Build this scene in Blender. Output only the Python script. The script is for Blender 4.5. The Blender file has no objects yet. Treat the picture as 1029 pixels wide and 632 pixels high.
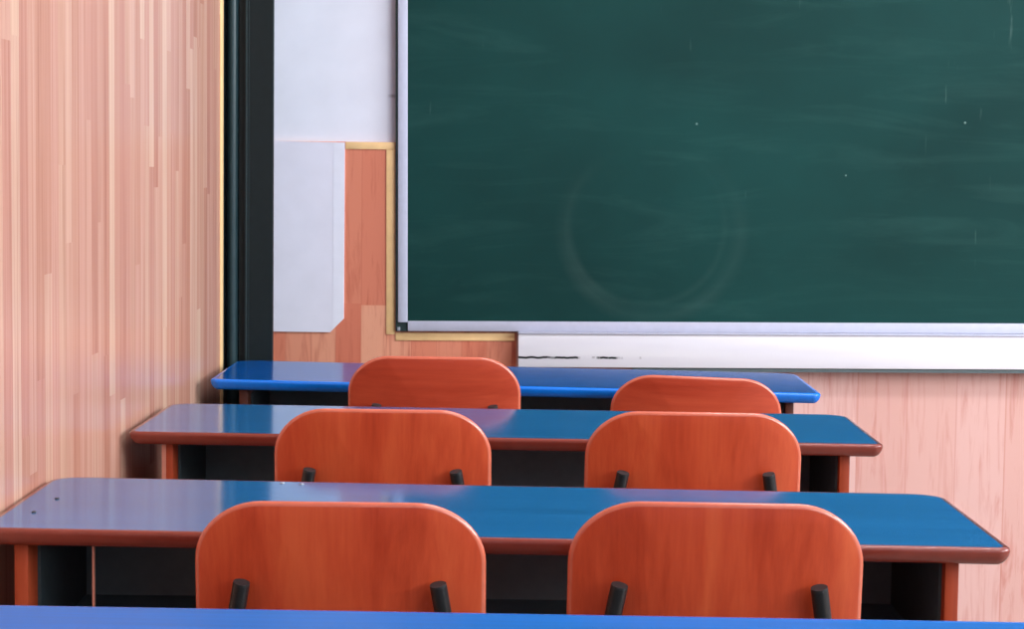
import bpy, bmesh, math, random
from mathutils import Vector, Matrix
random.seed(4)
R = math.radians
scn = bpy.context.scene
col = scn.collection

# ------------------------------------------------------------------ helpers
def srgb(r, g, b):
    def f(c):
        c /= 255.0
        return c / 12.92 if c <= 0.04045 else ((c + 0.055) / 1.055) ** 2.4
    return (f(r), f(g), f(b), 1.0)

class NT:
    """small node-tree builder"""
    def __init__(s, name):
        s.m = bpy.data.materials.new(name)
        s.m.use_nodes = True
        s.t = s.m.node_tree
        s.b = s.t.nodes['Principled BSDF']
    def n(s, kind, **kw):
        nd = s.t.nodes.new(kind)
        for k, v in kw.items():
            setattr(nd, k, v)
        return nd
    def put(s, sock, v):
        if isinstance(v, bpy.types.NodeSocket):
            s.t.links.new(v, sock)
        elif v is not None:
            sock.default_value = v
    def math(s, op, a, b=None, c=None, clamp=False):
        nd = s.n('ShaderNodeMath', operation=op, use_clamp=clamp)
        s.put(nd.inputs[0], a); s.put(nd.inputs[1], b); s.put(nd.inputs[2], c)
        return nd.outputs[0]
    def coord(s, rand=False):
        o = s.n('ShaderNodeTexCoord').outputs['Object']
        if rand:
            r = s.n('ShaderNodeObjectInfo').outputs['Random']
            v = s.n('ShaderNodeVectorMath', operation='SCALE')
            v.inputs[0].default_value = (7.3, 11.9, 5.1); s.put(v.inputs['Scale'], r)
            a = s.n('ShaderNodeVectorMath', operation='ADD')
            s.put(a.inputs[0], o); s.put(a.inputs[1], v.outputs[0])
            o = a.outputs[0]
        return o
    def scale(s, v, sc):
        m = s.n('ShaderNodeMapping'); s.put(m.inputs['Vector'], v)
        m.inputs['Scale'].default_value = sc
        return m.outputs[0]
    def noise(s, v, scale=1.0, detail=4.0, rough=.5, dist=0.0):
        n = s.n('ShaderNodeTexNoise'); s.put(n.inputs['Vector'], v)
        n.inputs['Scale'].default_value = scale; n.inputs['Detail'].default_value = detail
        n.inputs['Roughness'].default_value = rough; n.inputs['Distortion'].default_value = dist
        return n.outputs['Fac']
    def ramp(s, f, stops):
        r = s.n('ShaderNodeValToRGB'); s.put(r.inputs[0], f)
        e = r.color_ramp.elements
        while len(e) < len(stops): e.new(.5)
        for i, (p, c) in enumerate(stops):
            e[i].position = p; e[i].color = c
        return r.outputs[0]
    def mix(s, f, a, b, blend='MIX'):
        m = s.n('ShaderNodeMix', data_type='RGBA', blend_type=blend)
        s.put(m.inputs[0], f); s.put(m.inputs[6], a); s.put(m.inputs[7], b)
        return m.outputs[2]
    def sep(s, v):
        x = s.n('ShaderNodeSeparateXYZ'); s.put(x.inputs[0], v); return x.outputs
    def comb(s, x, y, z):
        c = s.n('ShaderNodeCombineXYZ')
        s.put(c.inputs[0], x); s.put(c.inputs[1], y); s.put(c.inputs[2], z); return c.outputs[0]
    def white(s, v):
        w = s.n('ShaderNodeTexWhiteNoise', noise_dimensions='3D'); s.put(w.inputs['Vector'], v)
        return w.outputs['Value']
    def bump(s, h, strength=.1, dist=.001):
        b = s.n('ShaderNodeBump'); b.inputs['Strength'].default_value = strength
        b.inputs['Distance'].default_value = dist; s.put(b.inputs['Height'], h)
        s.put(s.b.inputs['Normal'], b.outputs[0])
    def end(s, color, rough=.5, spec=.5, metal=0.0, coat=0.0):
        s.put(s.b.inputs['Base Color'], color); s.put(s.b.inputs['Roughness'], rough)
        s.put(s.b.inputs['Specular IOR Level'], spec); s.put(s.b.inputs['Metallic'], metal)
        s.put(s.b.inputs['Coat Weight'], coat)
        return s.m

def plain(name, c, rough=.5, spec=.5, amt=.06, sc=60):
    t = NT(name)
    n = t.noise(t.coord(True), sc, 3)
    d = tuple(x * (1 - amt) for x in c[:3]) + (1,); l = tuple(min(1, x * (1 + amt)) for x in c[:3]) + (1,)
    return t.end(t.ramp(n, [(.3, d), (.7, l)]), rough, spec)

def laminate(name, dark, mid, light, grain='z', rough=.35, spec=.4):
    """printed wood laminate, long grain along one axis"""
    t = NT(name); o = t.coord(True)
    if grain == 'z': big, fine = (9, 9, .9), (150, 150, 3)
    else: big, fine = (.9, 9, 9), (3, 150, 150)
    a = t.noise(t.scale(o, big), 1.6, 3, .5, .6)
    b = t.noise(t.scale(o, fine), 1.0, 3, .6)
    w = t.noise(t.scale(o, tuple(x * 3.5 for x in big)), 1.0, 5, .6, 1.2)
    f = t.math('ADD', t.math('MULTIPLY', a, .5), t.math('ADD', t.math('MULTIPLY', b, .2), t.math('MULTIPLY', w, .3)))
    return t.end(t.ramp(f, [(.36, dark), (.5, mid), (.64, light)]), rough, spec)

def desk_top_mat(name, c, rough=.17, spec=.35):
    t = NT(name); o = t.coord(True)
    n = t.noise(t.scale(o, (3, 100, 40)), 1.0, 4, .6)
    n2 = t.noise(t.scale(o, (1.5, 14, 10)), 1.0, 3)
    d = tuple(x * .80 for x in c[:3]) + (1,); l = tuple(x * 1.2 for x in c[:3]) + (1,)
    f = t.math('ADD', t.math('MULTIPLY', n, .6), t.math('MULTIPLY', n2, .4))
    r = t.math('ADD', t.math('MULTIPLY', n, .10), rough - .05)
    return t.end(t.ramp(f, [(.3, d), (.7, l)]), r, spec)

# ------------------------------------------------------------------ materials
def wall_strip_mat():
    """left wall: narrow vertical solid-wood strips, finger-jointed end to end"""
    t = NT('pine_strip_panelling'); x, y, z = t.sep(t.coord())[:3]
    u = t.math('DIVIDE', y, .046); k = t.math('FLOOR', u)
    off = t.white(t.comb(k, 3.0, 1.0))
    ln = t.math('ADD', t.math('MULTIPLY', t.white(t.comb(k, 9.0, 4.0)), .5), .55)
    seg = t.math('FLOOR', t.math('ADD', t.math('DIVIDE', z, ln), t.math('MULTIPLY', off, 9.0)))
    h = t.white(t.comb(k, seg, 7.0))
    h2 = t.white(t.comb(seg, k, 2.0))
    base = t.ramp(h, [(0.0, srgb(184, 127, 106)), (.3, srgb(194, 142, 121)), (.6, srgb(200, 152, 129)), (.85, srgb(206, 162, 138)), (1.0, srgb(214, 177, 152))])
    base = t.mix(t.math('MULTIPLY', h2, .35), base, srgb(198, 141, 129))
    g = t.comb(t.math('ADD', t.math('MULTIPLY', y, 90.0), t.math('MULTIPLY', h, 40.0)), seg, t.math('MULTIPLY', z, 1.4))
    gn = t.noise(g, 1.0, 4, .6, .5)
    fine = t.ramp(gn, [(.28, (.66, .55, .53, 1)), (.47, (.97, .95, .95, 1)), (.70, (1.12, 1.18, 1.2, 1))])
    c = t.mix(.85, base, fine, 'MULTIPLY')
    seam = t.math('LESS_THAN', t.math('FRACT', u), .05)
    c = t.mix(t.math('MULTIPLY', seam, .14), c, srgb(170, 105, 85))
    return t.end(c, .27, .6)

def front_wood_mat(name, cols, grainc, pl=.085, spec=.3, ln=.62, lines=.75):
    """front wall: vertical wood-print boards with a wavy figure"""
    t = NT(name); x, y, z = t.sep(t.coord())[:3]
    u = t.math('DIVIDE', x, pl); k = t.math('FLOOR', u)
    off = t.white(t.comb(k, 5.0, 1.0))
    seg = t.math('FLOOR', t.math('ADD', t.math('DIVIDE', z, ln), t.math('MULTIPLY', off, 6.0)))
    h = t.white(t.comb(k, seg, 3.0))
    n = len(cols)
    base = t.ramp(h, [(i / (n - 1), c) for i, c in enumerate(cols)])
    g = t.comb(t.math('ADD', t.math('MULTIPLY', x, 24.0), t.math('MULTIPLY', h, 31.0)), seg, t.math('MULTIPLY', z, 2.2))
    gn = t.noise(g, 1.3, 5, .6, 1.6)
    g2 = t.noise(t.comb(t.math('MULTIPLY', x, 120.0), seg, t.math('MULTIPLY', z, 5.0)), 1.0, 3, .6)
    f = t.math('ADD', t.math('MULTIPLY', gn, .75), t.math('MULTIPLY', g2, .25))
    c = t.mix(t.ramp(f, [(.50, (0, 0, 0, 1)), (.68, (lines, lines, lines, 1))]), base, grainc)
    seam = t.math('LESS_THAN', t.math('FRACT', u), .03)
    c = t.mix(t.math('MULTIPLY', seam, .35), c, grainc)
    return t.end(c, .38, spec)

def board_mat():
    """green chalkboard with half-wiped chalk haze, two wiping arcs and specks"""
    t = NT('green_chalkboard'); o = t.coord(); x, y, z = t.sep(o)[:3]
    n = t.noise(t.scale(o, (1.2, 1, 1.6)), 1.2, 5, .55)
    c = t.ramp(n, [(.3, srgb(14, 51, 49)), (.7, srgb(20, 66, 63))])
    wipe = t.noise(t.scale(o, (.9, 1, 7)), 2.0, 5, .6, 1.0)
    c = t.mix(t.math('MULTIPLY', t.ramp(wipe, [(.5, (0, 0, 0, 1)), (.75, (1, 1, 1, 1))]), .07), c, srgb(90, 140, 132))
    for cx, cz, rr, w, a in ((.366, 1.05, .228, .030, .026), (.35, 1.06, .205, .014, .018)):
        dx = t.math('SUBTRACT', x, cx); dz = t.math('SUBTRACT', z, cz)
        d = t.math('SQRT', t.math('ADD', t.math('MULTIPLY', dx, dx), t.math('MULTIPLY', dz, dz)))
        e = t.math('SUBTRACT', 1.0, t.math('DIVIDE', t.math('ABSOLUTE', t.math('SUBTRACT', d, rr)), w), clamp=True)
        side = t.math('MULTIPLY', t.noise(o, 5.0, 4, .6), t.math('ADD', .55, t.math('MULTIPLY', dz, -2.6), clamp=True))
        c = t.mix(t.math('MULTIPLY', t.math('MULTIPLY', e, side), a * 1.8), c, srgb(170, 195, 185))
    # short chalk strokes left in the wiped area
    st = t.noise(t.scale(o, (60, 1, 7)), 1.0, 2, .5, .3)
    msk = t.ramp(t.noise(o, 3.2, 2), [(.55, (0, 0, 0, 1)), (.68, (1, 1, 1, 1))])
    c = t.mix(t.math('MULTIPLY', t.math('MULTIPLY', t.ramp(st, [(.68, (0, 0, 0, 1)), (.8, (1, 1, 1, 1))]), msk), .28), c, srgb(160, 190, 180))
    vo = t.n('ShaderNodeTexVoronoi'); t.put(vo.inputs['Vector'], o); vo.inputs['Scale'].default_value = 7.0
    sp = t.math('LESS_THAN', vo.outputs['Distance'], .022)
    c = t.mix(t.math('MULTIPLY', sp, .35), c, srgb(170, 200, 190))
    return t.end(c, .5, .12)

def ledge_mat():
    """white painted ledge with a broken dark scuff line low on its front"""
    t = NT('white_painted_ledge'); o = t.coord(); x, y, z = t.sep(o)[:3]
    base = t.ramp(t.noise(t.scale(o, (2, 1, 30)), 1.0, 4), [(.3, srgb(232, 233, 242)), (.7, srgb(241, 242, 248))])
    dz = t.math('ABSOLUTE', t.math('SUBTRACT', z, t.math('ADD', .7205, t.math('MULTIPLY', t.math('SUBTRACT', t.noise(t.scale(o, (45, 1, 1)), 1.0, 2), .5), .006))))
    band = t.math('SUBTRACT', 1.0, t.math('DIVIDE', dz, .0042), clamp=True)
    nz = t.noise(t.scale(o, (16, 1, 1)), 1.0, 4, .65)
    thr = t.math('SUBTRACT', t.math('ADD', nz, .26), t.math('MULTIPLY', x, .95))
    brk = t.ramp(thr, [(.48, (0, 0, 0, 1)), (.58, (1, 1, 1, 1))])
    c = t.mix(t.math('MULTIPLY', t.ramp(band, [(.15, (0, 0, 0, 1)), (.5, (1, 1, 1, 1))]), brk), base, srgb(38, 44, 46))
    return t.end(c, .5, .3)

M = {}
M['strip'] = wall_strip_mat()
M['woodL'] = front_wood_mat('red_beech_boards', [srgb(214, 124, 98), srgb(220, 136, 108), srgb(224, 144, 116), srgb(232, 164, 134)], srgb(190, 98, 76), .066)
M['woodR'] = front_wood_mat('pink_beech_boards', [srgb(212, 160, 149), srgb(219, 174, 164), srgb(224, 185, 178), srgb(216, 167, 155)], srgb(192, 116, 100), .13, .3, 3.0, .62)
M['board'] = board_mat()
M['ledge'] = ledge_mat()
M['frame_white'] = plain('white_board_frame', srgb(197, 201, 220), .4, .3, .03)
M['backing'] = plain('dark_green_board_casing', srgb(38, 56, 56), .5, .3)
def wall_paint_mat():
    """white paint with one dark smudge next to the chalkboard frame"""
    t = NT('white_wall_paint'); o = t.coord(); x, y, z = t.sep(o)[:3]
    c = t.ramp(t.noise(o, 9, 3), [(.3, srgb(230, 232, 243)), (.7, srgb(236, 238, 249))])
    dx = t.math('DIVIDE', t.math('SUBTRACT', x, -.318), .016); dz = t.math('DIVIDE', t.math('SUBTRACT', z, 1.394), .007)
    d = t.math('SQRT', t.math('ADD', t.math('MULTIPLY', dx, dx), t.math('MULTIPLY', dz, dz)))
    m = t.math('MULTIPLY', t.math('SUBTRACT', 1.0, d, clamp=True), t.noise(o, 120, 3))
    return t.end(t.mix(t.math('MULTIPLY', m, 1.1, clamp=True), c, srgb(90, 86, 100)), .6, .25)
M['white_wall'] = wall_paint_mat()
M['paper'] = plain('white_sheet', srgb(230, 229, 242), .55, .25, .025, 14)
M['paper_edge'] = plain('white_sheet_tape', srgb(234, 235, 247), .5, .25, .02, 30)
M['yellow'] = plain('yellow_edge_strip', srgb(250, 208, 150), .45, .3, .06, 30)
M['pillar'] = plain('black_painted_metal', srgb(26, 36, 38), .4, .15)
M['pillar_teal'] = plain('dark_teal_painted_metal', srgb(40, 60, 64), .28, .3)
M['blue'] = desk_top_mat('teal_blue_laminate', srgb(26, 98, 152), .12)
M['blue2'] = desk_top_mat('bright_blue_laminate', srgb(3, 76, 148), .16, .06)
M['blue3'] = desk_top_mat('worn_bright_blue_laminate', srgb(18, 98, 176), .34, .12)
M['blue_edge'] = plain('blue_plastic_edge', srgb(8, 114, 218), .2, .5)
M['red_edge'] = plain('red_brown_edge_band', srgb(124, 52, 40), .14, .5)
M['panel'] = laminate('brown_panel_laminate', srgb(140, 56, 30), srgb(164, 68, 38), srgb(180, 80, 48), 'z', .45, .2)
M['panel_shaded'] = laminate('shaded_brown_panel_laminate', srgb(76, 38, 28), srgb(92, 48, 36), srgb(104, 56, 42), 'z', .45, .2)  # panel brown taken darker, with shade painted into the colour
M['dark'] = plain('black_desk_carcass', srgb(116, 134, 138), .6, .2)
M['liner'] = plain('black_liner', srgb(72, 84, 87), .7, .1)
M['copper'] = plain('copper_brown_strip', srgb(206, 138, 118), .4, .4)
M['chairV'] = laminate('orange_beech_laminate', srgb(176, 60, 30), srgb(196, 76, 42), srgb(208, 92, 52), 'z', .36)
M['chairH'] = laminate('orange_beech_laminate_crosswise', srgb(166, 56, 32), srgb(182, 68, 42), srgb(194, 80, 50), 'x', .36)
M['ply'] = plain('lit_plywood_edge', srgb(204, 104, 78), .2, .7)  # plywood edge, lightened so the rim highlight is in its colour
M['tube'] = plain('black_steel_tube', srgb(30, 32, 34), .35, .5)
M['plug'] = plain('black_plastic_plug', srgb(44, 46, 48), .5, .4)
M['floor'] = plain('grey_terrazzo', srgb(150, 135, 125), .35, .4, .15, 25)
M['ceiling'] = plain('white_ceiling', srgb(225, 225, 230), .8, .2, .02)
M['screw'] = plain('dark_screw', srgb(40, 36, 40), .4, .5)
M['steel'] = plain('bright_screw', srgb(150, 155, 165), .3, .6)

# ------------------------------------------------------------------ mesh helpers
def link(name, bm, mat, parent=None, smooth=False, loc=None):
    me = bpy.data.meshes.new(name)
    bmesh.ops.recalc_face_normals(bm, faces=bm.faces[:])
    bm.to_mesh(me); bm.free()
    for m in (mat if isinstance(mat, (list, tuple)) else [mat]): me.materials.append(m)
    if smooth:
        for p in me.polygons: p.use_smooth = True
        me.set_sharp_from_angle(angle=R(40))
    o = bpy.data.objects.new(name, me); col.objects.link(o)
    if parent: o.parent = parent
    if loc: o.location = loc
    return o

def box(bm, x0, x1, y0, y1, z0, z1, bev=0.0, seg=2):
    b2 = bmesh.new()
    bmesh.ops.create_cube(b2, size=1)
    for v in b2.verts:
        v.co = Vector((x0 + (v.co.x + .5) * (x1 - x0), y0 + (v.co.y + .5) * (y1 - y0), z0 + (v.co.z + .5) * (z1 - z0)))
    if bev:
        bmesh.ops.bevel(b2, geom=b2.edges[:], offset=bev, segments=seg, affect='EDGES', profile=.5)
    me = bpy.data.meshes.new('tmp'); b2.to_mesh(me); b2.free()
    bm.from_mesh(me); bpy.data.meshes.remove(me)
    return bm

def boxobj(name, dims, mat, parent=None, bev=0.0, rot=0):
    bm = bmesh.new(); box(bm, *dims, bev=bev)
    if rot:     # slightly out of true, turned about its lower left corner
        c = Vector((dims[0], 0, dims[4]))
        bmesh.ops.rotate(bm, cent=c, matrix=Matrix.Rotation(R(rot), 3, 'Y'), verts=bm.verts[:])
    return link(name, bm, mat, parent, smooth=bev > 0)

def tube(bm, pts, r, n=14, caps=True):
    """round tube swept along a polyline (corners already rounded by the caller)"""
    pts = [Vector(p) for p in pts]; rings = []
    up = Vector((0, 1, 0.01)).normalized()
    for i, p in enumerate(pts):
        d = (pts[min(i + 1, len(pts) - 1)] - pts[max(i - 1, 0)]).normalized()
        a = d.cross(up)
        if a.length < 1e-3: a = d.cross(Vector((1, 0, 0)))
        a.normalize(); b = d.cross(a).normalized()
        rings.append([bm.verts.new(p + a * r * math.cos(2 * math.pi * k / n) + b * r * math.sin(2 * math.pi * k / n)) for k in range(n)])
    for r0, r1 in zip(rings, rings[1:]):
        for k in range(n):
            bm.faces.new((r0[k], r0[(k + 1) % n], r1[(k + 1) % n], r1[k]))
    if caps:
        bm.faces.new(rings[0]); bm.faces.new(rings[-1])

def smooth_path(pts, n=6, rad=.05):
    pts = [Vector(p) for p in pts]; out = [pts[0]]
    for a, b, c in zip(pts, pts[1:], pts[2:]):
        l = min(rad, (a - b).length * .45, (c - b).length * .45)
        p, q = b + (a - b).normalized() * l, b + (c - b).normalized() * l
        for i in range(n + 1):
            t = i / n
            out.append(p * (1 - t) ** 2 + b * 2 * t * (1 - t) + q * t * t)
    out.append(pts[-1]); return out

def outline(x0, x1, y0, y1, radii, n=8):
    """counter-clockwise rounded rectangle; radii = ((rx,ry) for corners BL, BR, TR, TL)"""
    cs = ((x0, y0, 1, 1, 180), (x1, y0, -1, 1, 270), (x1, y1, -1, -1, 0), (x0, y1, 1, -1, 90))
    out = []
    for (cx, cy, sx, sy, a0), (rx, ry) in zip(cs, radii):
        for i in range(n + 1):
            a = R(a0 + 90 * i / n)
            out.append(Vector((cx + sx * rx + rx * math.cos(a), cy + sy * ry + ry * math.sin(a))))
    return out

def inset(poly, d):
    """offset an outline inwards by d along its vertex normals"""
    out = []; n = len(poly)
    for i, p in enumerate(poly):
        e0, e1 = p - poly[i - 1], poly[(i + 1) % n] - p
        e = (e0.normalized() if e0.length > 1e-9 else Vector((0, 0))) + (e1.normalized() if e1.length > 1e-9 else Vector((0, 0)))
        e.normalize()
        out.append(p + Vector((-e.y, e.x)) * d)
    return out

def bridge(bm, r0, r1):
    n = len(r0)
    for k in range(n):
        bm.faces.new((r0[k], r0[(k + 1) % n], r1[(k + 1) % n], r1[k]))

def empty(name, loc, rz, label, cat, group=None):
    o = bpy.data.objects.new(name, None); col.objects.link(o)
    o.empty_display_size = .1
    o.location = loc; o.rotation_euler = (0, 0, rz)
    o['label'] = label; o['category'] = cat
    if group: o['group'] = group
    return o

def tag(o, label, cat, group=None):
    o['label'] = label; o['category'] = cat
    if group: o['group'] = group
    return o

def struct(o, label, cat):
    o['kind'] = 'structure'; o['label'] = label; o['category'] = cat
    return o

# ------------------------------------------------------------------ room shell
XL, XR, YB, YF, ZC = -.6735, 4.6, -4.6, 5.2, 3.6
struct(boxobj('floor', (XL - .15, XR + .2, YB - .15, YF + .15, -.1, 0), M['floor']), 'grey classroom floor under the desks', 'floor')
struct(boxobj('ceiling', (XL - .15, XR + .2, YB - .15, YF + .15, ZC, ZC + .1), M['ceiling']), 'white classroom ceiling', 'ceiling')
struct(boxobj('wall_left', (XL - .12, XL, YB, 4.565, 0, ZC), M['strip']), 'left wall of pale pink vertical wood strips', 'wall')
struct(boxobj('wall_front', (XL - .12, XR + .12, YF, YF + .12, 0, ZC), M['white_wall']), 'white painted front wall above the wood boards', 'wall')
struct(boxobj('wall_back', (XL - .12, XR + .12, YB - .12, YB, 0, ZC), M['white_wall']), 'white back wall of the classroom', 'wall')
# the left wall behind the dark pillar
bm = bmesh.new(); box(bm, XL - .12, XL, 4.601, YF, 0, ZC)
struct(link('wall_left_end', bm, M['pillar']), 'short dark end of the left wall behind the black pillar', 'wall')
# wood boarding on the front wall, left of the ledge and below it
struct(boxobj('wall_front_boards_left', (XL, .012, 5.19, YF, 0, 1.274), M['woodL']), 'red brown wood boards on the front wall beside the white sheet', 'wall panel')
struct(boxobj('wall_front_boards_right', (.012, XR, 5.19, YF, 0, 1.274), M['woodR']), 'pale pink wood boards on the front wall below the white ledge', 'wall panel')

# right wall with three window openings
wins = ((-3.9, -1.7), (-1.2, 1.2), (1.7, 4.3))
Z0, Z1 = 1.6, 3.4
bm = bmesh.new()
box(bm, XR, XR + .15, YB, YF, 0, Z0); box(bm, XR, XR + .15, YB, YF, Z1, ZC)
e = [YB] + [v for w in wins for v in w] + [YF]
for a, b in zip(e[0::2], e[1::2]): box(bm, XR, XR + .15, a, b, Z0, Z1)
struct(link('wall_right', bm, M['white_wall']), 'white right wall with three windows', 'wall')
for i, (a, b) in enumerate(wins):
    bm = bmesh.new()
    for y0, y1, z0, z1 in ((a, a + .05, Z0, Z1), (b - .05, b, Z0, Z1), (a, b, Z0, Z0 + .05), (a, b, Z1 - .05, Z1), ((a + b) / 2 - .03, (a + b) / 2 + .03, Z0, Z1)):
        box(bm, XR + .04, XR + .10, y0, y1, z0, z1)
    struct(link('window_%d' % (i + 1), bm, M['frame_white']), 'white window frame in the right wall', 'window')

# yellow edge strip closing the wood of the left wall
struct(boxobj('trim_1', (XL - .10, XL + .003, 4.565, 4.60, 0, ZC), M['yellow'], bev=.002), 'thin yellow strip closing the end of the left wall', 'trim')

# dark pillar in the corner: a stepped profile drawn once and extruded upwards
def profile(name, pts, z0, z1, mat, parent=None):
    bm = bmesh.new()
    lo = [bm.verts.new((x, y, z0)) for x, y in pts]; hi = [bm.verts.new((x, y, z1)) for x, y in pts]
    bridge(bm, lo, hi); bm.faces.new(lo); bm.faces.new(hi)
    return link(name, bm, mat, parent, smooth=True)
pil = profile('trim_2', [(-.6725, 4.655), (-.640, 4.655), (-.640, 4.640), (-.6265, 4.640), (-.6265, 4.631), (-.6175, 4.631), (-.6155, 4.634), (-.5615, 4.634), (-.5605, 4.636), (-.563, 4.672), (-.6725, 4.672)], 0, ZC, M['pillar'])
struct(pil, 'tall black metal pillar standing in the corner left of the white sheet', 'pillar')
pts = [(-.6563 - .0158 * math.cos(math.pi * i / 10), 4.655 - .024 * math.sin(math.pi * i / 10)) for i in range(11)]
profile('half_round_moulding', pts, 0, ZC, M['pillar_teal'], pil)
bm = bmesh.new(); box(bm, -.6235, -.6205, 4.6295, 4.6315, 0, ZC); link('edge_bead', bm, M['pillar_teal'], pil)

# yellow strips framing the wood on the front wall
struct(boxobj('trim_3', (-.4385, -.3095, 5.187, 5.1898, 1.2545, 1.2735), M['yellow'], bev=.0015), 'horizontal yellow strip under the white wall', 'trim')
struct(boxobj('trim_4', (-.3295, -.3065, 5.187, 5.1898, .772, 1.2543), M['yellow'], bev=.001, rot=-.35), 'upright yellow strip beside the chalkboard', 'trim')
struct(boxobj('trim_5', (-.3045, .008, 5.187, 5.1898, .756, .7765), M['yellow'], bev=.001, rot=-.44), 'horizontal yellow strip below the chalkboard corner', 'trim')

# ------------------------------------------------------------------ white sheet on the front wall
sheet = empty('poster_board', (-.55, 5.1872, .776), 0, 'white sheet with a clipped lower corner fixed beside the black pillar', 'sheet')
bm = bmesh.new()
P = [(-.655, .776), (-.476, .776), (-.4405, .812), (-.4405, 1.2715), (-.655, 1.2745)]
f0 = [bm.verts.new((x + .55, -.002, z - .776)) for x, z in P]; f1 = [bm.verts.new((x + .55, .0032, z - .776)) for x, z in P]
bm.faces.new(f0); bm.faces.new(f1); bridge(bm, f0, f1)
link('sheet', bm, M['paper'], sheet)
bm = bmesh.new()
P = [(-.4695, .7835), (-.441, .8125), (-.441, 1.2705), (-.4695, 1.2705)]
f0 = [bm.verts.new((x + .55, -.0024, z - .776)) for x, z in P]; f1 = [bm.verts.new((x + .55, -.0019, z - .776)) for x, z in P]
bm.faces.new(f0); bm.faces.new(f1); bridge(bm, f0, f1)
o = link('edge_tape', bm, M['paper_edge'], sheet); o['label'] = 'paler upright strip along the right edge of the sheet'

# ------------------------------------------------------------------ chalkboard
BW, BH = 3.9, 1.35
brd = empty('chalkboard', (-.304, 5.19, .7813), 0, 'large green chalkboard in a white frame on the front wall', 'chalkboard')
brd.rotation_euler = (0, R(-.44), 0)
def bp(x): return x + .304
boxobj('backing', (0, BW, -.012, -.0005, .0, BH), M['backing'], brd)
# the writing surface keeps world-like coordinates so that its chalk marks stay put
bm = bmesh.new(); box(bm, -.279, -.304 + BW - .025, 5.1755, 5.1785, .806, .781 + BH - .02)
srf = link('writing_surface', bm, M['board'], brd); srf.location = (.304, -5.19, -.781)
bm = bmesh.new(); box(bm, .006, .0315, -.0165, -.0118, .0235, BH, bev=.002); link('frame_stile', bm, M['frame_white'], brd, True)
bm = bmesh.new(); box(bm, .0317, BW - .03, -.0165, -.0118, .0005, .0275, bev=.002); link('frame_rail', bm, M['frame_white'], brd, True)
bm = bmesh.new(); box(bm, .0317, BW - .03, -.0165, -.0118, BH - .0275, BH, bev=.002); link('frame_rail', bm, M['frame_white'], brd, True)
bm = bmesh.new(); box(bm, BW - .0298, BW, -.0165, -.0118, .0, BH, bev=.002); link('frame_stile', bm, M['frame_white'], brd, True)
boxobj('corner_clip', (.004, .012, -.0145, -.0118, .001, .011), M['steel'], brd, bev=.001)

# chalk ledge: white main board, thin cap and a dark strip added as the shade beneath
ledge = empty('chalk_ledge', (.0175, 5.135, .692), 0, 'long white ledge with dark scuffs fixed below the chalkboard', 'ledge')
ledge.rotation_euler = (0, R(-.40), 0)
bm = bmesh.new(); box(bm, .0175, 3.6, 5.135, 5.1745, .695, .7815, bev=.002)
o = link('ledge_face', bm, M['ledge'], ledge, True); o.location = (-.0175, -5.135, -.692)
boxobj('top_cap', (-.0005, 3.5825, -.004, .0395, .0897, .0930), M['frame_white'], ledge, bev=.001)
boxobj('under_shade_strip', (.30, 3.58, .010, .0547, -.008, .0028), M['dark'], ledge, bev=.001)
boxobj('wall_cleat', (.0, 3.58, .0396, .0555, .004, .08), M['dark'], ledge)

# ------------------------------------------------------------------ desks
TH = .0225; ZT = .75
def desk_outline(w, d):
    return outline(-w / 2, w / 2, 0, d, ((.02, .02), (.02, .02), (.05, .045), (.05, .045)), 8)

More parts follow.
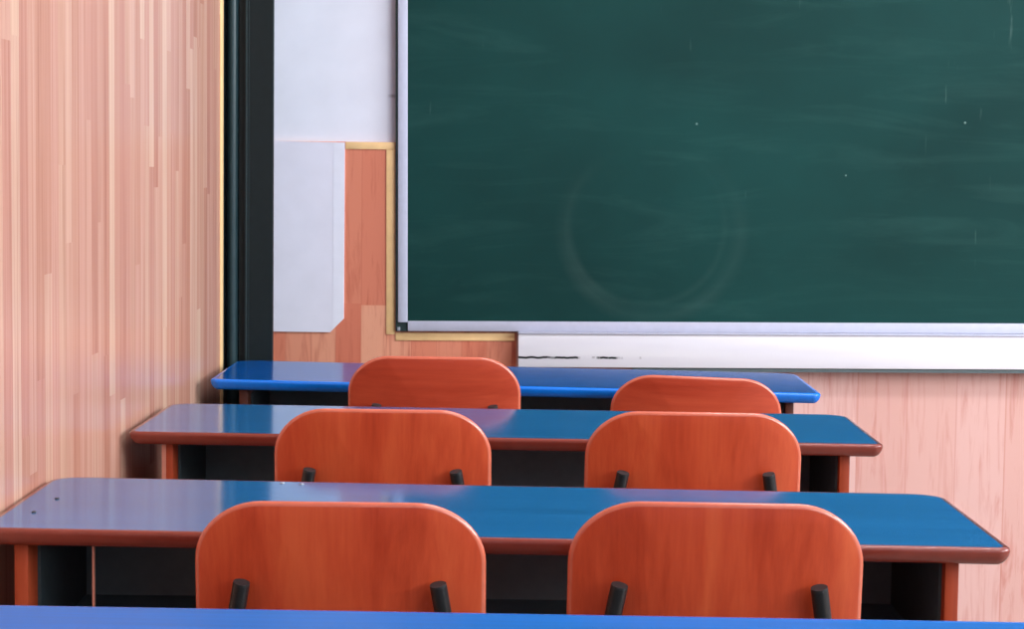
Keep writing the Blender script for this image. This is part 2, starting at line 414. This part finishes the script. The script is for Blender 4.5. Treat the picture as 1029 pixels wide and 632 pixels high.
def desk(name, loc, yaw, tilt, label, top, edge, lpx, rpx, side='panel', w=1.3, d=.42):
    root = empty(name, loc, yaw, label, 'desk', 'student desks in rows facing the chalkboard')
    base = desk_outline(w, d); b = .009
    # desktop: flat slab inside the edge band
    bm = bmesh.new(); core = inset(base, b); low = inset(base, b + .004)
    up = [bm.verts.new((p.x, p.y, 0)) for p in core]; dn = [bm.verts.new((p.x, p.y, -TH)) for p in low]
    bm.faces.new(up); bm.faces.new(list(reversed(dn))); bridge(bm, dn, up)
    t = link('desktop', bm, M[top], root); t.location = (0, 0, ZT); t.rotation_euler = (0, tilt, 0)
    # rounded edge band running right round the slab
    bm = bmesh.new(); rings = []
    for ins, zz in ((b, 0), (.004, -.0003), (.0012, -.0018), (0, -.0045), (.0002, -.007), (.0012, -.011), (.0032, -.015), (.006, -.0185), (.009, -.021), (.012, -TH), (b + .004, -TH + .0001)):
        q = inset(base, ins)
        rings.append([bm.verts.new((p.x, p.y, zz)) for p in q])
    for r0, r1 in zip(rings, rings[1:]): bridge(bm, r0, r1)
    bridge(bm, rings[-1], rings[0])
    e = link('edge_band', bm, M[edge], root, True); e.location = (0, 0, ZT); e.rotation_euler = (0, tilt, 0)
    # end panels
    for s, px in ((-1, lpx), (1, rpx)):
        zt = ZT - TH - tilt * px + .001
        bm = bmesh.new(); x0, x1 = (px, px + .018) if s < 0 else (px - .018, px)
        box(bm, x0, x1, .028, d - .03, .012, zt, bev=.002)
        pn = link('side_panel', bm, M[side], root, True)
        bm = bmesh.new(); box(bm, x0 - .004, x1 + .004, .03, d - .04, 0, .014, bev=.002)
        link('foot_rail', bm, M['dark'], pn, True)
        for yy in (.06, d - .08):
            bm = bmesh.new()
            bmesh.ops.create_cone(bm, cap_ends=True, segments=14, radius1=.0055, radius2=.004, depth=.004,
                                  matrix=Matrix.Translation(((x0 - .0018) if s < 0 else (x1 + .0018), yy, .705)) @ Matrix.Rotation(R(90 * s), 4, 'Y'))
            link('screw_cap', bm, M['dark'], pn, True)
    xl, xr = lpx + .018, rpx - .018
    zt = ZT - TH - .008
    boxobj('modesty_panel', (xl - .0005, xr + .0005, d - .06, d - .046, .30, zt), M['dark'], root)
    bm = bmesh.new(); z1 = ZT - TH - .008
    box(bm, xl, xr, .045, d - .0605, .585, .595)
    box(bm, xl + .004, xr - .004, d - .066, d - .0605, .595, z1)
    bmesh.ops.remove_doubles(bm, verts=bm.verts[:], dist=.0001)
    link('book_compartment', bm, M['dark'], root)
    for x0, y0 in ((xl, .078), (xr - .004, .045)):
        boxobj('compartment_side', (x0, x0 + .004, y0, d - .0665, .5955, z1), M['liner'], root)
    return root

deskA = desk('student_desk', (.03, 1.628, 0), R(-.3), R(.204), 'nearest blue desk, only its rear strip showing along the bottom of the photo', 'blue3', 'blue_edge', -.60, .585, 'panel_shaded')
deskB = desk('student_desk', (-.017, 2.4605, 0), R(.057), R(.474), 'second nearest desk, blue with red brown edges and small screw heads in its top', 'blue', 'red_edge', -.611, .5885)
deskC = desk('student_desk', (-.0085, 3.3806, 0), R(-.455), R(.245), 'second farthest desk, blue with red brown edges, just before the all blue desk', 'blue', 'red_edge', -.5945, .5955)
deskD = desk('student_desk', (.009, 4.187, 0), R(-.343), R(.641), 'farthest desk, all bright blue with blue edges, before the front wall', 'blue2', 'blue_edge', -.590, .5945, 'panel_shaded')
# things only the second desk shows: a copper strip in its book compartment and small screw heads in its top
o = boxobj('divider', (-.5135, -.5112, .036, .044, .585, .7268), M['copper'], deskB); o['label'] = 'thin copper coloured upright under the desktop'
o = boxobj('edge_strip', (-.5955, -.5885, .0262, .030, .02, .7275), M['copper'], deskC); o['label'] = 'thin pale copper edge on the left panel'
for x, y, m in ((-.601, .225, 'screw'), (-.607, .118, 'screw'), (-.313, .395, 'steel'), (-.284, .388, 'steel')):
    bm = bmesh.new()
    bmesh.ops.create_cone(bm, cap_ends=True, segments=16, radius1=.0038, radius2=.0026, depth=.002, matrix=Matrix.Translation((x, y, ZT - x * R(.474) + .0008)))
    o = link('screw_head', bm, M[m], deskB, True)

# ------------------------------------------------------------------ chairs
CW, CT, CB = .357, .8155, .53          # backrest width, top and bottom
LEAN, BOW = .13, .75
def back_y(x, z): return BOW * x * x + (CT - z) * LEAN
def make_chair(matname):
    root = empty('school_chair', (0, 0, 0), 0, 'chair', 'chair', 'school chairs tucked under the desks')
    # bent plywood backrest: loops of one outline shrunk towards its middle, laid on the bowed plane
    o0 = outline(-CW / 2, CW / 2, CB, CT, ((.075, .07), (.075, .07), (.083, .074), (.083, .074)), 12)
    zc = (CB + CT) / 2; bm = bmesh.new(); T = .012
    def loop(sc, ins, off):
        q = inset(o0, ins)
        out = []
        for p in q:
            x, z = p.x * sc, zc + (p.y - zc) * sc
            if z > zc: x *= 1 - .012 * ((z - zc) / (CT - zc)) ** 2
            z += .006 * (1 - (x / .17) ** 2) * max(0, (z - zc)) / (CT - zc) - .003 * max(0, (z - zc)) / (CT - zc)
            out.append(bm.verts.new((x, back_y(x, z) + off, z)))
        return out
    seq = [(s, .0055, 0) for s in (.12, .3, .5, .7, .86, 1)]
    prof = [(.0055 * (1 - math.sin(a)), T / 2 - (T / 2) * math.cos(a)) for a in [math.pi * i / 8 for i in range(1, 8)]]
    loops = [loop(*q) for q in seq]
    nb = len(loops)
    loops += [loop(1, i, d) for i, d in prof]
    loops += [loop(s, .0055, T) for s in (1, .86, .7, .5, .3, .12)]
    for r0, r1 in zip(loops, loops[1:]): bridge(bm, r0, r1)
    bm.faces.new(loops[0]); bm.faces.new(loops[-1])
    edge_start = (nb - 1) * len(o0); edge_end = edge_start + (len(prof) + 1) * len(o0)
    bm.faces.ensure_lookup_table()
    for i in range(edge_start, edge_end): bm.faces[i].material_index = 1
    b = link('backrest', bm, [M[matname], M['ply']], root, True)
    b.data.set_sharp_from_angle(angle=R(80))
    # seat board
    bm = bmesh.new()
    so = outline(-.185, .185, .075, .45, ((.05, .05), (.05, .05), (.07, .05), (.07, .05)), 8)
    def sl(sc, ins, z):
        out = []
        for p in inset(so, ins):
            x, y = p.x * sc, .26 + (p.y - .26) * sc
            out.append(bm.verts.new((x, y, z + .25 * x * x - .6 * max(0, y - .38) ** 1.5)))
        return out
    ls = [sl(s, .003, .448) for s in (.15, .5, .8, 1)] + [sl(1, 0, .445), sl(1, 0, .439)] + [sl(s, .003, .436) for s in (1, .8, .5, .15)]
    for r0, r1 in zip(ls, ls[1:]): bridge(bm, r0, r1)
    bm.faces.new(ls[0]); bm.faces.new(ls[-1])
    link('seat', bm, M[matname], root, True)
    rt = .0105
    for s in (-1, 1):
        # back post: from behind the backrest down to the seat and on to the floor as a rear leg
        top = Vector((s * .119 + .002, back_y(.119, .715) - rt - .007, .715))
        mid = Vector((s * .166, back_y(.15, .45) - rt + .004, .45))
        bm = bmesh.new(); tube(bm, smooth_path([top, mid, (s * .185, -.03, .012)], rad=.08), rt, 16)
        p = link('back_post', bm, M['tube'], root, True)
        bm = bmesh.new(); d = (top - mid).normalized(); tube(bm, [top - d * .004, top + d * .0015, top + d * .0028], rt * .97, 16)
        link('end_plug', bm, M['plug'], p, True)
        for zz in (.66, .59):
            xx = s * (.119 + (.715 - zz) * .178); bm = bmesh.new(); yy = back_y(xx, zz)
            tube(bm, [(xx, yy - rt - .015, zz), (xx, yy + .0005, zz)], .0045, 10); link('bolt', bm, M['plug'], p, True)
        bm = bmesh.new(); tube(bm, [(s * .185, -.03, 0), (s * .185, -.03, .016)], .0135, 14); link('rubber_foot', bm, M['plug'], p, True)
        bm = bmesh.new(); tube(bm, smooth_path([(s * .166, back_y(.15, .45) - .004, .425), (s * .166, .39, .4255), (s * .182, .425, .012)], rad=.06), rt, 16)
        p = link('leg', bm, M['tube'], root, True)
        bm = bmesh.new(); tube(bm, [(s * .182, .425, 0), (s * .182, .425, .016)], .0135, 14); link('rubber_foot', bm, M['plug'], p, True)
    bm = bmesh.new(); tube(bm, [(-.166, .12, .425), (.166, .12, .425)], .009, 12); link('stretcher', bm, M['tube'], root, True)
    bm = bmesh.new(); tube(bm, [(-.166, .33, .425), (.166, .33, .425)], .009, 12); link('stretcher', bm, M['tube'], root, True)
    return root

def copy_tree(o, parent=None):
    c = o.copy(); col.objects.link(c)
    if parent: c.parent = parent
    for ch in list(o.children): copy_tree(ch, c)
    return c

chairs = [  # x, y, height factor, yaw, askew back, crosswise grain, label
    (-.2060, 2.360, .991, R(.1), 0, False, 'nearest orange wood chair on the left, just beyond the cropped blue desk'),
    (.2485, 2.325, 1.004, R(-.3), R(.2), False, 'nearest orange wood chair on the right, just beyond the cropped blue desk'),
    (-.2090, 3.190, 1.004, 0, 0, False, 'middle one of the three orange wood chairs on the left'),
    (.3007, 3.200, 1.004, R(.3), R(.2), False, 'middle one of the three orange wood chairs on the right'),
    (-.1580, 4.030, 1.011, 0, R(.1), True, 'farthest orange wood chair on the left, before the all blue desk'),
    (.3840, 4.070, .963, 0, R(1.7), True, 'farthest orange wood chair on the right, its top lower and tilted'),
]
proto = make_chair('chairV')
for i, (x, y, hs, rz, ask, cross, lab) in enumerate(chairs):
    c = proto if i == 0 else copy_tree(proto)
    c.location = (x, y, 0); c.rotation_euler = (0, 0, rz); c.scale = (1, 1, hs); c['label'] = lab
    for ch in c.children:
        k = ch.name.split('.')[0]
        if k == 'backrest':
            ch.matrix_local = Matrix.Translation((0, 0, .7)) @ Matrix.Rotation(ask, 4, 'Y') @ Matrix.Translation((0, 0, -.7))
        if cross and k in ('backrest', 'seat'):
            ch.data = ch.data.copy(); ch.data.materials[0] = M['chairH']

# ------------------------------------------------------------------ light
for i, (a, b) in enumerate(wins):
    L = bpy.data.lights.new('window_daylight', 'AREA'); L.shape = 'RECTANGLE'
    L.size = b - a - .1; L.size_y = Z1 - Z0 - .1
    L.energy = (60, 140, 190)[i]; L.color = (.89, .96, 1.0)
    o = bpy.data.objects.new('window_daylight', L); col.objects.link(o)
    o.location = (XR + .03, (a + b) / 2, (Z0 + Z1) / 2); o.rotation_euler = (0, R(90), 0)
    # local x must run along world y
    o.rotation_euler = Matrix(((0, 0, 1), (1, 0, 0), (0, 1, 0))).to_euler()
for x, y in ((1.8, .4), (1.3, 3.2)):  # unseen overhead lamps, added for light from above and a brighter front wall
    L = bpy.data.lights.new('ceiling_fill', 'AREA'); L.shape = 'RECTANGLE'; L.size = 1.5; L.size_y = .3
    L.energy = (25, 50)[y > 2]; L.color = (.93, .96, 1.0)
    o = bpy.data.objects.new('ceiling_fill', L); col.objects.link(o); o.location = (x, y, ZC - .05)
wd = bpy.data.worlds.new('World'); scn.world = wd; wd.use_nodes = True
bg = wd.node_tree.nodes['Background']; bg.inputs[0].default_value = (.75, .85, 1, 1); bg.inputs[1].default_value = 1.0

# ------------------------------------------------------------------ camera
F = 1995.0
cd = bpy.data.cameras.new('camera'); cam = bpy.data.objects.new('camera', cd); col.objects.link(cam)
cd.sensor_width = 36; cd.lens = F * 36 / 1029; cd.clip_start = .05
cam.location = (0, 0, 1.2158)
pit, rol = R(4.2746), R(.688)
fw = Vector((0, math.cos(pit), -math.sin(pit))); up = Vector((0, math.sin(pit), math.cos(pit))); rt_ = Vector((1, 0, 0))
# a camera rolled anticlockwise shows the room turned clockwise
u2 = rt_ * math.cos(rol) + up * math.sin(rol)
v2 = up * math.cos(rol) - rt_ * math.sin(rol)
m = Matrix((u2, v2, -fw)).transposed()
cam.rotation_euler = m.to_euler()
scn.camera = cam

scn.view_settings.view_transform = 'Standard'; scn.view_settings.look = 'None'
scn.view_settings.gamma = 1; scn.view_settings.use_curve_mapping = False
scn.view_settings.exposure = 0.08
